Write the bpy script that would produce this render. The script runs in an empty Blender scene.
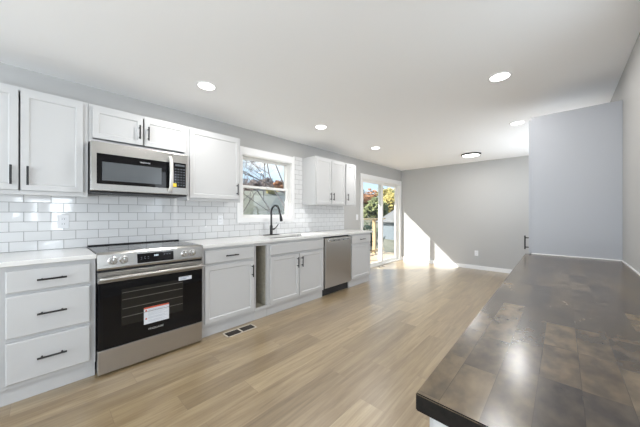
import bpy, bmesh, math, random
from mathutils import Vector, Matrix, noise
random.seed(7)
S = bpy.context.scene
COL = S.collection
PI = math.pi

# ------------------------------------------------------------------ camera
CAM_F, CAM_TH, CAM_D, CAM_H, CAM_V0 = 259.976, 0.7503, 3.1524, 1.2116, 214.2275
cd = bpy.data.cameras.new('camera'); cam = bpy.data.objects.new('camera', cd); COL.objects.link(cam)
cd.sensor_width = 36.0; cd.sensor_fit = 'HORIZONTAL'; cd.lens = CAM_F / 640 * 36
cd.shift_y = (CAM_V0 - 213.5) / 640
cd.clip_start = 0.02; cd.clip_end = 300
cam.location = (0, -CAM_D, CAM_H)
cam.rotation_euler = (PI/2, -0.0008, CAM_TH - PI/2)
S.camera = cam

# ------------------------------------------------------------------ view
S.view_settings.view_transform = 'Standard'
S.view_settings.look = 'None'
S.view_settings.gamma = 1
S.view_settings.exposure = 0.62
S.view_settings.use_curve_mapping = False

# ------------------------------------------------------------------ sky
W = bpy.data.worlds.new('sky'); S.world = W; W.use_nodes = True
nt = W.node_tree; nt.nodes.clear()
def N(t, k, **kw):
    n = t.nodes.new(k)
    for a, b in kw.items():
        if a.startswith('i_'): n.inputs[a[2:].replace('_', ' ')].default_value = b
        else: setattr(n, a, b)
    return n
out = N(nt, 'ShaderNodeOutputWorld'); bg = N(nt, 'ShaderNodeBackground')
tc = N(nt, 'ShaderNodeTexCoord'); sep = N(nt, 'ShaderNodeSeparateXYZ')
rmp = N(nt, 'ShaderNodeValToRGB')
rmp.color_ramp.elements[0].position = 0.0; rmp.color_ramp.elements[0].color = (0.72, 0.88, 1.0, 1)
rmp.color_ramp.elements[1].position = 0.55; rmp.color_ramp.elements[1].color = (0.17, 0.42, 0.85, 1)
cl = N(nt, 'ShaderNodeTexNoise'); cl.inputs['Scale'].default_value = 3.2; cl.inputs['Detail'].default_value = 6
mp = N(nt, 'ShaderNodeMapping'); mp.inputs['Scale'].default_value = (1, 1, 2.6)
cr = N(nt, 'ShaderNodeValToRGB')
cr.color_ramp.elements[0].position = 0.46; cr.color_ramp.elements[0].color = (0, 0, 0, 1)
cr.color_ramp.elements[1].position = 0.66; cr.color_ramp.elements[1].color = (1, 1, 1, 1)
mx = N(nt, 'ShaderNodeMix', data_type='RGBA'); mx.inputs[7].default_value = (1.0, 1.0, 1.0, 1)
L = nt.links.new
L(tc.outputs['Generated'], sep.inputs[0]); L(sep.outputs['Z'], rmp.inputs[0])
L(tc.outputs['Generated'], mp.inputs[0]); L(mp.outputs[0], cl.inputs['Vector']); L(cl.outputs[0], cr.inputs[0])
L(cr.outputs[0], mx.inputs[0]); L(rmp.outputs[0], mx.inputs[6]); L(mx.outputs[2], bg.inputs[0])
L(bg.outputs[0], out.inputs[0])
bg.inputs[1].default_value = 0.95

# ------------------------------------------------------------------ sun, window daylight and added fill
sd = bpy.data.lights.new('sun', 'SUN'); sun = bpy.data.objects.new('sun', sd); COL.objects.link(sun)
sd.energy = 8.5; sd.angle = math.radians(0.6); sd.color = (1.0, 0.95, 0.88)
sun.rotation_euler = Vector((1.0, -0.93, -0.90)).to_track_quat('-Z', 'Y').to_euler()
sun.location = (-6, 6, 8)
def area(name, loc, d, sx, sy, power, color):
    a = bpy.data.lights.new(name, 'AREA'); a.shape = 'RECTANGLE'; a.size = sx; a.size_y = sy
    a.energy = power; a.color = color
    o = bpy.data.objects.new(name, a); COL.objects.link(o)
    o.location = loc; o.rotation_euler = Vector(d).to_track_quat('-Z', 'Y').to_euler()
    return o
DAY = (0.85, 0.93, 1.0)
LAMP_W = 5.5
area('daylight_rear', (-4.95, -1.75, 0.9), (1, 0, 0.75), 2.5, 1.5, 58, DAY)
area('fill_side_wide', (-2.2, -3.60, 1.25), (0.6, 0.7, 1.6), 2.2, 1.4, 66, DAY)  # added fill, tilted up to lift the ceiling; its window is invented
area('fill_far', (5.25, -3.60, 1.35), (-0.5, 1, 1.1), 1.8, 1.4, 17, (0.90, 0.95, 1.0))  # added fill for the far end, set in an invented window behind the pantry
area('daylight_side', (0.13, -3.60, 1.20), (0, 1, 0), 0.26, 0.55, 4.5, DAY)
area('daylight_side_sash', (-0.22, -3.60, 1.25), (0, 1, 0), 0.07, 0.5, 1.0, DAY)
area('daylight_peninsula', (1.75, -3.60, 1.65), (0, 1, 0.1), 0.45, 0.9, 2.5, DAY)

# ------------------------------------------------------------------ materials
def mat(name, color, rough=0.5, metal=0.0, spec=0.5, build=None, coat=0.0):
    m = bpy.data.materials.new(name); m.use_nodes = True
    t = m.node_tree; b = t.nodes['Principled BSDF']
    b.inputs['Base Color'].default_value = (*color, 1); b.inputs['Roughness'].default_value = rough
    b.inputs['Metallic'].default_value = metal; b.inputs['Specular IOR Level'].default_value = spec
    b.inputs['Coat Weight'].default_value = coat; b.inputs['Coat Roughness'].default_value = 0.32
    if build: build(t, b)
    return m
def bump_noise(scale, strength, dist=0.002, stretch=(1, 1, 1), colvar=None):
    def f(t, b):
        tc = N(t, 'ShaderNodeTexCoord'); mp = N(t, 'ShaderNodeMapping'); mp.inputs['Scale'].default_value = stretch
        n = N(t, 'ShaderNodeTexNoise'); n.inputs['Scale'].default_value = scale; n.inputs['Detail'].default_value = 4
        bp = N(t, 'ShaderNodeBump'); bp.inputs['Strength'].default_value = strength; bp.inputs['Distance'].default_value = dist
        t.links.new(tc.outputs['Object'], mp.inputs[0]); t.links.new(mp.outputs[0], n.inputs['Vector'])
        t.links.new(n.outputs[0], bp.inputs['Height']); t.links.new(bp.outputs[0], b.inputs['Normal'])
        if colvar:
            r = N(t, 'ShaderNodeValToRGB'); r.color_ramp.elements[0].position = .3; r.color_ramp.elements[1].position = .7
            r.color_ramp.elements[0].color = (*colvar[0], 1); r.color_ramp.elements[1].color = (*colvar[1], 1)
            t.links.new(n.outputs[0], r.inputs[0]); t.links.new(r.outputs[0], b.inputs['Base Color'])
    return f
M = {}
M['wall'] = mat('wall_paint', (0.48, 0.476, 0.468), 0.75, build=bump_noise(220, 0.06))
M['ceiling'] = mat('ceiling_paint', (0.94, 0.94, 0.94), 0.9, build=bump_noise(160, 0.08))
M['trim'] = mat('trim_paint', (0.86, 0.86, 0.86), 0.4, build=bump_noise(60, 0.03))
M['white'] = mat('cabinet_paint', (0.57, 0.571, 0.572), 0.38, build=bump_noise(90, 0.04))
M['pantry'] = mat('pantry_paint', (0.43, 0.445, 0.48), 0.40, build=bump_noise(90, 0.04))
M['raw'] = mat('raw_board', (0.42, 0.39, 0.31), 0.8, build=bump_noise(30, 0.1, colvar=((.36, .33, .26), (.47, .44, .36))))
M['quartz'] = mat('quartz', (0.8, 0.8, 0.78), 0.16, build=bump_noise(5, 0.0, colvar=((.755, .75, .73), (.79, .785, .77))))
M['black'] = mat('matte_black', (0.010, 0.010, 0.011), 0.5, build=bump_noise(300, 0.05))
def steel_build(base, lo, hi, axis):
    def f(t, b):
        tc = N(t, 'ShaderNodeTexCoord'); mp = N(t, 'ShaderNodeMapping'); mp.inputs['Scale'].default_value = axis
        n = N(t, 'ShaderNodeTexNoise'); n.inputs['Scale'].default_value = 60; n.inputs['Detail'].default_value = 3
        r = N(t, 'ShaderNodeMapRange'); r.inputs['To Min'].default_value = lo; r.inputs['To Max'].default_value = hi
        t.links.new(tc.outputs['Object'], mp.inputs[0]); t.links.new(mp.outputs[0], n.inputs['Vector'])
        t.links.new(n.outputs[0], r.inputs[0]); t.links.new(r.outputs[0], b.inputs['Roughness'])
        b.inputs['Anisotropic'].default_value = 0.6
    return f
M['steel'] = mat('brushed_steel', (0.42, 0.408, 0.388), 0.3, 1.0, build=steel_build(0, 0.22, 0.38, (0.6, 20, 20)))
M['dark_steel'] = mat('dark_steel', (0.46, 0.435, 0.405), 0.34, 1.0, build=steel_build(0, 0.28, 0.42, (0.6, 20, 20)))
M['chrome'] = mat('chrome', (0.8, 0.8, 0.8), 0.12, 1.0, build=bump_noise(100, 0.01))
M['glass_black'] = mat('black_glass', (0.005, 0.005, 0.006), 0.05, spec=0.3, build=bump_noise(2, 0.01))
M['cooktop'] = mat('cooktop_glass', (0.012, 0.012, 0.014), 0.10, build=bump_noise(2, 0.01))
M['oven_window'] = mat('oven_window', (0.018, 0.017, 0.015), 0.08, spec=0.3, build=bump_noise(2, 0.01))
M['micro_window'] = mat('microwave_window', (0.10, 0.11, 0.12), 0.18, build=bump_noise(2, 0.01))
M['rack'] = mat('oven_rack', (0.11, 0.10, 0.09), 0.4, 0.0, build=bump_noise(50, 0.02))
M['paper'] = mat('paper', (0.72, 0.74, 0.78), 0.6, build=bump_noise(80, 0.02))
M['red'] = mat('red_print', (0.62, 0.10, 0.05), 0.6, build=bump_noise(80, 0.02))
M['ink'] = mat('grey_print', (0.38, 0.42, 0.50), 0.6, build=bump_noise(80, 0.02))
M['yellow'] = mat('yellow_tag', (0.85, 0.65, 0.05), 0.5, build=bump_noise(80, 0.02))
M['film'] = mat('protective_film', (0.72, 0.70, 0.66), 0.25, 0.2, build=bump_noise(40, 0.5, 0.004))
M['plastic'] = mat('white_plastic', (0.82, 0.83, 0.85), 0.35, build=bump_noise(60, 0.02))
M['logo'] = mat('logo_silver', (0.62, 0.62, 0.62), 0.35, 0.5, build=bump_noise(60, 0.02))
M['vent_dark'] = mat('vent_dark', (0.035, 0.028, 0.022), 0.6, build=bump_noise(60, 0.02))
M['vent'] = mat('vent_metal', (0.58, 0.53, 0.46), 0.5, 0.0, build=bump_noise(60, 0.02))
M['cream'] = mat('vinyl_frame', (0.87, 0.86, 0.84), 0.4, build=bump_noise(60, 0.02))
M['lumber'] = mat('pine_lumber', (0.72, 0.52, 0.28), 0.7, build=bump_noise(14, 0.2, 0.003, (1, 12, 12), ((.48, .34, .18), (.64, .48, .27))))
M['deck'] = mat('deck_lumber', (0.55, 0.42, 0.28), 0.7, build=bump_noise(14, 0.2, 0.003, (1, 12, 12), ((.48, .36, .23), (.62, .48, .32))))
M['bark'] = mat('bark', (0.17, 0.14, 0.13), 0.9, build=bump_noise(20, 0.5, 0.01, (1, 1, .3), ((.12, .10, .09), (.24, .2, .18))))
M['grass'] = mat('hill_grass', (0.2, 0.2, 0.1), 0.95, build=bump_noise(1.6, 0.6, 0.05, (1, 1, 1), ((.11, .115, .08), (.20, .19, .145))))
M['siding'] = mat('blue_grey_siding', (0.17, 0.20, 0.225), 0.7, build=bump_noise(8, 0.1, 0.01, (1, 1, 30)))
M['shingle'] = mat('grey_shingle', (0.22, 0.22, 0.225), 0.9, build=bump_noise(20, 0.3, 0.01))
def leafmat(n, a, b): return mat(n, a, 0.8, build=bump_noise(1.1, 0.0, 0.01, (1, 1, 1), (a, b)))
M['leaf_rust'] = leafmat('rust_leaves', (.25, .10, .045), (.45, .22, .10))
M['leaf_gold'] = leafmat('gold_leaves', (.34, .27, .07), (.55, .46, .16))
M['leaf_olive'] = leafmat('olive_leaves', (.12, .14, .055), (.25, .27, .11))
M['leaf_dark'] = leafmat('dark_leaves', (.045, .065, .035), (.10, .13, .07))
M['leaf_brown'] = leafmat('brown_leaves', (.19, .14, .12), (.31, .24, .21))

def emit_mat(name, color, strength):
    m = bpy.data.materials.new(name); m.use_nodes = True; t = m.node_tree; t.nodes.clear()
    o = N(t, 'ShaderNodeOutputMaterial'); e = N(t, 'ShaderNodeEmission')
    e.inputs[0].default_value = (*color, 1); e.inputs[1].default_value = strength
    t.links.new(e.outputs[0], o.inputs[0]); return m
M['lens'] = emit_mat('lamp_lens', (1, 0.98, 0.95), 6.0)
M['led'] = emit_mat('display_led', (0.75, 0.9, 1.0), 0.8)

def glass_mat():
    m = bpy.data.materials.new('window_glass'); m.use_nodes = True; t = m.node_tree; t.nodes.clear()
    o = N(t, 'ShaderNodeOutputMaterial'); tr = N(t, 'ShaderNodeBsdfTransparent'); g = N(t, 'ShaderNodeBsdfGlossy')
    g.inputs['Roughness'].default_value = 0.0; tr.inputs[0].default_value = (0.95, 0.97, 0.97, 1)
    fz = N(t, 'ShaderNodeLayerWeight'); fz.inputs[0].default_value = 0.5
    pw = N(t, 'ShaderNodeMath', operation='POWER'); pw.inputs[1].default_value = 5.0; t.links.new(fz.outputs['Facing'], pw.inputs[0])
    lw = N(t, 'ShaderNodeMath', operation='MULTIPLY_ADD'); lw.inputs[1].default_value = 0.5; lw.inputs[2].default_value = 0.03; t.links.new(pw.outputs[0], lw.inputs[0])
    mx = N(t, 'ShaderNodeMixShader')
    t.links.new(lw.outputs[0], mx.inputs[0]); t.links.new(tr.outputs[0], mx.inputs[1]); t.links.new(g.outputs[0], mx.inputs[2])
    t.links.new(mx.outputs[0], o.inputs[0]); return m
M['glass'] = glass_mat()

def tile_build(t, b):
    tc = N(t, 'ShaderNodeTexCoord'); sp = N(t, 'ShaderNodeSeparateXYZ'); cb = N(t, 'ShaderNodeCombineXYZ')
    t.links.new(tc.outputs['Object'], sp.inputs[0]); t.links.new(sp.outputs['X'], cb.inputs['X']); t.links.new(sp.outputs['Z'], cb.inputs['Y'])
    mp = N(t, 'ShaderNodeMapping'); mp.inputs['Location'].default_value = (0.0185 + 1.52 + 0.076, -0.9145 + 0.78, 0)
    t.links.new(cb.outputs[0], mp.inputs[0])
    br = N(t, 'ShaderNodeTexBrick'); br.offset = 0.5
    br.inputs['Scale'].default_value = 1; br.inputs['Brick Width'].default_value = 0.152; br.inputs['Row Height'].default_value = 0.078
    br.inputs['Mortar Size'].default_value = 0.0021; br.inputs['Mortar Smooth'].default_value = 0.25
    br.inputs['Color1'].default_value = (0, 0, 0, 1); br.inputs['Color2'].default_value = (1, 1, 1, 1); br.inputs['Mortar'].default_value = (.5, .5, .5, 1)
    t.links.new(mp.outputs[0], br.inputs['Vector'])
    mx = N(t, 'ShaderNodeMix', data_type='RGBA'); mx.inputs[6].default_value = (.74, .745, .75, 1); mx.inputs[7].default_value = (.30, .30, .30, 1)
    t.links.new(br.outputs['Fac'], mx.inputs[0]); t.links.new(mx.outputs[2], b.inputs['Base Color'])
    rr = N(t, 'ShaderNodeMapRange'); rr.inputs['To Min'].default_value = 0.06; rr.inputs['To Max'].default_value = 0.8
    t.links.new(br.outputs['Fac'], rr.inputs[0]); t.links.new(rr.outputs[0], b.inputs['Roughness'])
    # every tile sits at its own very small tilt
    geo = N(t, 'ShaderNodeNewGeometry')
    m1 = N(t, 'ShaderNodeMath', operation='MULTIPLY_ADD'); m1.inputs[1].default_value = 0.05; m1.inputs[2].default_value = -0.025
    sc = N(t, 'ShaderNodeSeparateColor'); t.links.new(br.outputs['Color'], sc.inputs[0]); t.links.new(sc.outputs[0], m1.inputs[0])
    fr = N(t, 'ShaderNodeMath', operation='MULTIPLY'); fr.inputs[1].default_value = 7.31; t.links.new(sc.outputs[0], fr.inputs[0])
    f2 = N(t, 'ShaderNodeMath', operation='FRACT'); t.links.new(fr.outputs[0], f2.inputs[0])
    m2 = N(t, 'ShaderNodeMath', operation='MULTIPLY_ADD'); m2.inputs[1].default_value = 0.04; m2.inputs[2].default_value = -0.02; t.links.new(f2.outputs[0], m2.inputs[0])
    cv = N(t, 'ShaderNodeCombineXYZ'); t.links.new(m1.outputs[0], cv.inputs['X']); t.links.new(m2.outputs[0], cv.inputs['Z'])
    ad = N(t, 'ShaderNodeVectorMath', operation='ADD'); t.links.new(geo.outputs['Normal'], ad.inputs[0]); t.links.new(cv.outputs[0], ad.inputs[1])
    nm = N(t, 'ShaderNodeVectorMath', operation='NORMALIZE'); t.links.new(ad.outputs[0], nm.inputs[0])
    iv = N(t, 'ShaderNodeMath', operation='SUBTRACT'); iv.inputs[0].default_value = 1; t.links.new(br.outputs['Fac'], iv.inputs[1])
    bp = N(t, 'ShaderNodeBump'); bp.inputs['Strength'].default_value = 0.5; bp.inputs['Distance'].default_value = 0.002
    t.links.new(iv.outputs[0], bp.inputs['Height']); t.links.new(nm.outputs[0], bp.inputs['Normal']); t.links.new(bp.outputs[0], b.inputs['Normal'])
M['tile'] = mat('subway_tile', (.8, .8, .8), 0.08, build=tile_build)

def plank_build(width, length, ramp, grain, seam, rough, bumpd=0.0008, grainmix=0.5, gscale=(1.2, 26, 1), seam_w=0.0012, blotch=None, bumps=0.25, gdet=6, gdist=0.6):
    def f(t, b):
        tc = N(t, 'ShaderNodeTexCoord'); mp = N(t, 'ShaderNodeMapping'); mp.inputs['Location'].default_value = (20, 20, 0)
        t.links.new(tc.outputs['Object'], mp.inputs[0])
        sp = N(t, 'ShaderNodeSeparateXYZ'); t.links.new(mp.outputs[0], sp.inputs[0])
        dv = N(t, 'ShaderNodeMath', operation='DIVIDE'); dv.inputs[1].default_value = width; t.links.new(sp.outputs['Y'], dv.inputs[0])
        fl = N(t, 'ShaderNodeMath', operation='FLOOR'); t.links.new(dv.outputs[0], fl.inputs[0])
        wn = N(t, 'ShaderNodeTexWhiteNoise', noise_dimensions='1D'); t.links.new(fl.outputs[0], wn.inputs['W'])
        sh = N(t, 'ShaderNodeMath', operation='MULTIPLY_ADD'); sh.inputs[1].default_value = length; t.links.new(wn.outputs['Value'], sh.inputs[0]); t.links.new(sp.outputs['X'], sh.inputs[2])
        dx = N(t, 'ShaderNodeMath', operation='DIVIDE'); dx.inputs[1].default_value = length; t.links.new(sh.outputs[0], dx.inputs[0])
        fx = N(t, 'ShaderNodeMath', operation='FLOOR'); t.links.new(dx.outputs[0], fx.inputs[0])
        idv = N(t, 'ShaderNodeCombineXYZ'); t.links.new(fx.outputs[0], idv.inputs[0]); t.links.new(fl.outputs[0], idv.inputs[1])
        w2 = N(t, 'ShaderNodeTexWhiteNoise', noise_dimensions='2D'); t.links.new(idv.outputs[0], w2.inputs['Vector'])
        rp = N(t, 'ShaderNodeValToRGB')
        while len(rp.color_ramp.elements) < len(ramp): rp.color_ramp.elements.new(0.5)
        for e, (p, c) in zip(rp.color_ramp.elements, ramp): e.position = p; e.color = (*c, 1)
        t.links.new(w2.outputs['Value'], rp.inputs[0])
        # grain, shifted for every plank
        off = N(t, 'ShaderNodeVectorMath', operation='SCALE'); off.inputs['Scale'].default_value = 9.0; t.links.new(w2.outputs['Color'], off.inputs[0])
        ad = N(t, 'ShaderNodeVectorMath', operation='ADD'); t.links.new(mp.outputs[0], ad.inputs[0]); t.links.new(off.outputs[0], ad.inputs[1])
        gm = N(t, 'ShaderNodeMapping'); gm.inputs['Scale'].default_value = gscale; t.links.new(ad.outputs[0], gm.inputs[0])
        gn = N(t, 'ShaderNodeTexNoise'); gn.inputs['Scale'].default_value = 1.0; gn.inputs['Detail'].default_value = gdet; gn.inputs['Roughness'].default_value = 0.62; gn.inputs['Distortion'].default_value = gdist
        t.links.new(gm.outputs[0], gn.inputs['Vector'])
        gr = N(t, 'ShaderNodeValToRGB'); gr.color_ramp.elements[0].position = .32; gr.color_ramp.elements[1].position = .66
        gr.color_ramp.elements[0].color = (*grain[0], 1); gr.color_ramp.elements[1].color = (*grain[1], 1)
        t.links.new(gn.outputs[0], gr.inputs[0])
        mu = N(t, 'ShaderNodeMix', data_type='RGBA', blend_type='MULTIPLY'); mu.inputs[0].default_value = grainmix
        t.links.new(rp.outputs[0], mu.inputs[6]); t.links.new(gr.outputs[0], mu.inputs[7])
        col = mu.outputs[2]
        if blotch:
            bm_ = N(t, 'ShaderNodeMapping'); bm_.inputs['Scale'].default_value = blotch[0]; t.links.new(ad.outputs[0], bm_.inputs[0])
            bn = N(t, 'ShaderNodeTexNoise'); bn.inputs['Scale'].default_value = 1; bn.inputs['Detail'].default_value = 5; t.links.new(bm_.outputs[0], bn.inputs['Vector'])
            brr = N(t, 'ShaderNodeValToRGB'); brr.color_ramp.elements[0].position = .36; brr.color_ramp.elements[1].position = .64
            brr.color_ramp.elements[0].color = (*blotch[1], 1); brr.color_ramp.elements[1].color = (*blotch[2], 1)
            t.links.new(bn.outputs[0], brr.inputs[0])
            m3 = N(t, 'ShaderNodeMix', data_type='RGBA', blend_type='MULTIPLY'); m3.inputs[0].default_value = 1
            t.links.new(col, m3.inputs[6]); t.links.new(brr.outputs[0], m3.inputs[7]); col = m3.outputs[2]
        # seams
        def edge(src, per):
            fr = N(t, 'ShaderNodeMath', operation='FRACT'); t.links.new(src, fr.inputs[0])
            s1 = N(t, 'ShaderNodeMath', operation='SUBTRACT'); s1.inputs[1].default_value = .5; t.links.new(fr.outputs[0], s1.inputs[0])
            a1 = N(t, 'ShaderNodeMath', operation='ABSOLUTE'); t.links.new(s1.outputs[0], a1.inputs[0])
            g1 = N(t, 'ShaderNodeMath', operation='GREATER_THAN'); g1.inputs[1].default_value = .5 - seam_w / per; t.links.new(a1.outputs[0], g1.inputs[0])
            return g1.outputs[0]
        mxx = N(t, 'ShaderNodeMath', operation='MAXIMUM'); t.links.new(edge(dv.outputs[0], width), mxx.inputs[0]); t.links.new(edge(dx.outputs[0], length), mxx.inputs[1])
        sm = N(t, 'ShaderNodeMix', data_type='RGBA'); sm.inputs[7].default_value = (*seam, 1)
        sf = N(t, 'ShaderNodeMath', operation='MULTIPLY'); sf.inputs[1].default_value = .7; t.links.new(mxx.outputs[0], sf.inputs[0])
        t.links.new(sf.outputs[0], sm.inputs[0]); t.links.new(col, sm.inputs[6]); t.links.new(sm.outputs[2], b.inputs['Base Color'])
        rg = N(t, 'ShaderNodeMapRange'); rg.inputs['To Min'].default_value = rough[0]; rg.inputs['To Max'].default_value = rough[1]
        t.links.new(gn.outputs[0], rg.inputs[0]); t.links.new(rg.outputs[0], b.inputs['Roughness'])
        bp = N(t, 'ShaderNodeBump'); bp.inputs['Strength'].default_value = bumps; bp.inputs['Distance'].default_value = bumpd
        t.links.new(gn.outputs[0], bp.inputs['Height']); t.links.new(bp.outputs[0], b.inputs['Normal'])
    return f
M['floor'] = mat('oak_plank_floor', (.5, .4, .3), 0.4, spec=0.75, coat=1.0, build=plank_build(
    0.18, 1.22, [(0.0, (.325, .243, .139)), (.35, (.39, .298, .174)), (.7, (.455, .354, .210)), (1.0, (.355, .265, .152))],
    ((.50, .43, .36), (1, 1, 1)), (.20, .13, .08), (0.28, 0.44), grainmix=0.8, gscale=(2.0, 30, 1),
    blotch=((1.0, 5.0, 1), (.84, .81, .78), (1.06, 1.06, 1.06))))
M['butcher'] = mat('stained_butcher_block', (.1, .08, .06), 0.2, spec=0.45, build=plank_build(
    0.072, 0.21, [(0.0, (.078, .066, .056)), (.3, (.115, .090, .066)), (.6, (.150, .116, .080)), (.85, (.172, .134, .090)), (1.0, (.092, .076, .063))],
    ((.62, .62, .64), (1, 1, 1)), (.045, .036, .03), (0.215, 0.225), grainmix=0.8, gscale=(10, 20, 8), seam_w=0.0005, bumpd=.0003, bumps=0.0, gdet=2, gdist=0.0,
    blotch=((16.0, 26.0, 10), (.72, .73, .76), (1.18, 1.13, 1.05))))
M['shaded_edge'] = mat('stained_shaded_edge', (.012, .010, .009), 0.6, spec=0.15, build=bump_noise(80, 0.1, colvar=((.009, .008, .007), (.016, .013, .011))))

# ------------------------------------------------------------------ builders
def wloc(o):
    v = Vector((0, 0, 0))
    while o is not None: v = v + Vector(o.location); o = o.parent
    return v
def tag(o, label=None, cat=None, group=None, kind=None):
    if label: o['label'] = label
    if cat: o['category'] = cat
    if group: o['group'] = group
    if kind: o['kind'] = kind
    return o
def thing(name, loc, label, cat, group=None):
    o = bpy.data.objects.new(name, None); COL.objects.link(o); o.location = loc
    o.empty_display_size = 0.05
    return tag(o, label, cat, group)
def setting(name, loc=(0, 0, 0)):
    o = bpy.data.objects.new(name, None); COL.objects.link(o); o.location = loc; o['kind'] = 'structure'
    return o
class MB:
    def __init__(s): s.bm = bmesh.new()
    def join(s, b, mtx=None):
        if mtx is not None: bmesh.ops.transform(b, matrix=mtx, verts=b.verts)
        me = bpy.data.meshes.new('tmp'); b.to_mesh(me); b.free(); s.bm.from_mesh(me); bpy.data.meshes.remove(me); return s
    def box(s, x0, x1, y0, y1, z0, z1, bev=0.0, seg=2, mtx=None):
        b = bmesh.new(); bmesh.ops.create_cube(b, size=1)
        for v in b.verts: v.co = Vector(((x0 + x1) / 2 + v.co.x * (x1 - x0), (y0 + y1) / 2 + v.co.y * (y1 - y0), (z0 + z1) / 2 + v.co.z * (z1 - z0)))
        if bev: bmesh.ops.bevel(b, geom=b.edges[:], offset=bev, segments=seg, affect='EDGES', profile=.5)
        return s.join(b, mtx)
    def panel(s, x0, x1, z0, z1, yf, th, rail, step, depth, facing=-1):
        """a door slab whose middle is set back inside its frame"""
        b = bmesh.new(); bmesh.ops.create_cube(b, size=1)
        ya, yb = (yf, yf + th) if facing < 0 else (yf - th, yf)
        for v in b.verts: v.co = Vector(((x0 + x1) / 2 + v.co.x * (x1 - x0), (ya + yb) / 2 + v.co.y * th, (z0 + z1) / 2 + v.co.z * (z1 - z0)))
        bmesh.ops.bevel(b, geom=b.edges[:], offset=0.0025, segments=2, affect='EDGES')
        b.normal_update()
        f = max((f for f in b.faces if f.normal.y * facing > .9), key=lambda f: f.calc_area())
        bmesh.ops.inset_region(b, faces=[f], thickness=rail, depth=0)
        bmesh.ops.inset_region(b, faces=[f], thickness=step, depth=-depth)
        return s.join(b)
    def cyl(s, p0, p1, r, r2=None, n=20):
        p0, p1 = Vector(p0), Vector(p1); d = p1 - p0
        b = bmesh.new(); bmesh.ops.create_cone(b, cap_ends=True, segments=n, radius1=r, radius2=r if r2 is None else r2, depth=d.length)
        m = Matrix.Translation((p0 + p1) / 2) @ d.to_track_quat('Z', 'Y').to_matrix().to_4x4()
        return s.join(b, m)
    def tube(s, pts, rad, n=12):
        b = bmesh.new(); pts = [Vector(p) for p in pts]; rings = []
        for i, p in enumerate(pts):
            d = (pts[min(i + 1, len(pts) - 1)] - pts[max(i - 1, 0)]).normalized()
            u = d.orthogonal().normalized() if i == 0 else (u - d * u.dot(d)).normalized()
            w = d.cross(u); r = rad[i] if isinstance(rad, (list, tuple)) else rad
            rings.append([b.verts.new(p + (u * math.cos(2 * PI * k / n) + w * math.sin(2 * PI * k / n)) * r) for k in range(n)])
        for a, c in zip(rings, rings[1:]):
            for k in range(n): b.faces.new((a[k], a[(k + 1) % n], c[(k + 1) % n], c[k]))
        b.faces.new(rings[0][::-1]); b.faces.new(rings[-1])
        return s.join(b)
    def prism(s, poly, axis, a0, a1, bev=0):
        """poly of 2D points extruded along an axis (x: poly is y,z; y: x,z; z: x,y)"""
        b = bmesh.new()
        def P(p, a): return {'x': (a, p[0], p[1]), 'y': (p[0], a, p[1]), 'z': (p[0], p[1], a)}[axis]
        v0 = [b.verts.new(P(p, a0)) for p in poly]; v1 = [b.verts.new(P(p, a1)) for p in poly]
        b.faces.new(v0); b.faces.new(v1[::-1])
        for i in range(len(poly)): j = (i + 1) % len(poly); b.faces.new((v0[i], v1[i], v1[j], v0[j]))
        bmesh.ops.recalc_face_normals(b, faces=b.faces[:])
        if bev: bmesh.ops.bevel(b, geom=b.edges[:], offset=bev, segments=2, affect='EDGES')
        return s.join(b)
    def lathe(s, prof, center, axis='z', n=32, cap=True):
        b = bmesh.new(); rings = []
        for r, h in prof:
            ring = []
            for k in range(n):
                a = 2 * PI * k / n; c, q = math.cos(a) * r, math.sin(a) * r
                ring.append(b.verts.new(Vector(center) + Vector({'z': (c, q, h), 'y': (c, h, q), 'x': (h, c, q)}[axis])))
            rings.append(ring)
        for a, c in zip(rings, rings[1:]):
            for k in range(n): b.faces.new((a[k], a[(k + 1) % n], c[(k + 1) % n], c[k]))
        if cap: b.faces.new(rings[0][::-1]); b.faces.new(rings[-1])
        bmesh.ops.recalc_face_normals(b, faces=b.faces[:])
        return s.join(b)
    def build(s, name, m, parent=None, smooth=False, loc=None):
        me = bpy.data.meshes.new(name)
        off = wloc(parent) if parent else Vector(loc or (0, 0, 0))
        if smooth:
            for f in s.bm.faces: f.smooth = True
            for e in s.bm.edges:
                if len(e.link_faces) == 2 and e.calc_face_angle() > 0.6: e.smooth = False
        if off.length: bmesh.ops.translate(s.bm, vec=-off, verts=s.bm.verts)
        s.bm.to_mesh(me); s.bm.free(); me.materials.append(m if not isinstance(m, str) else M[m])
        o = bpy.data.objects.new(name, me); COL.objects.link(o)
        if parent: o.parent = parent
        else: o.location = off
        return o
def struct(name, mb, m): o = mb.build(name, m); o['kind'] = 'structure'; return o
def text(name, body, size, loc, parent, m, rot=(PI/2, 0, 0), depth=0.0004):
    c = bpy.data.curves.new(name, 'FONT'); c.body = body; c.size = size; c.extrude = depth; c.align_x = 'CENTER'; c.align_y = 'CENTER'
    t = bpy.data.objects.new('tmp_text', c); COL.objects.link(t)
    dg = bpy.context.evaluated_depsgraph_get(); me = bpy.data.meshes.new_from_object(t.evaluated_get(dg))
    bpy.data.objects.remove(t); bpy.data.curves.remove(c)
    me.materials.clear(); me.materials.append(M[m])
    o = bpy.data.objects.new(name, me); COL.objects.link(o); o.parent = parent
    o.location = Vector(loc) - wloc(parent); o.rotation_euler = rot
    return o
def copy_tree(o, parent=None):
    c = o.copy(); COL.objects.link(c); c.parent = parent
    for ch in list(o.children): copy_tree(ch, c)
    return c

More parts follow.
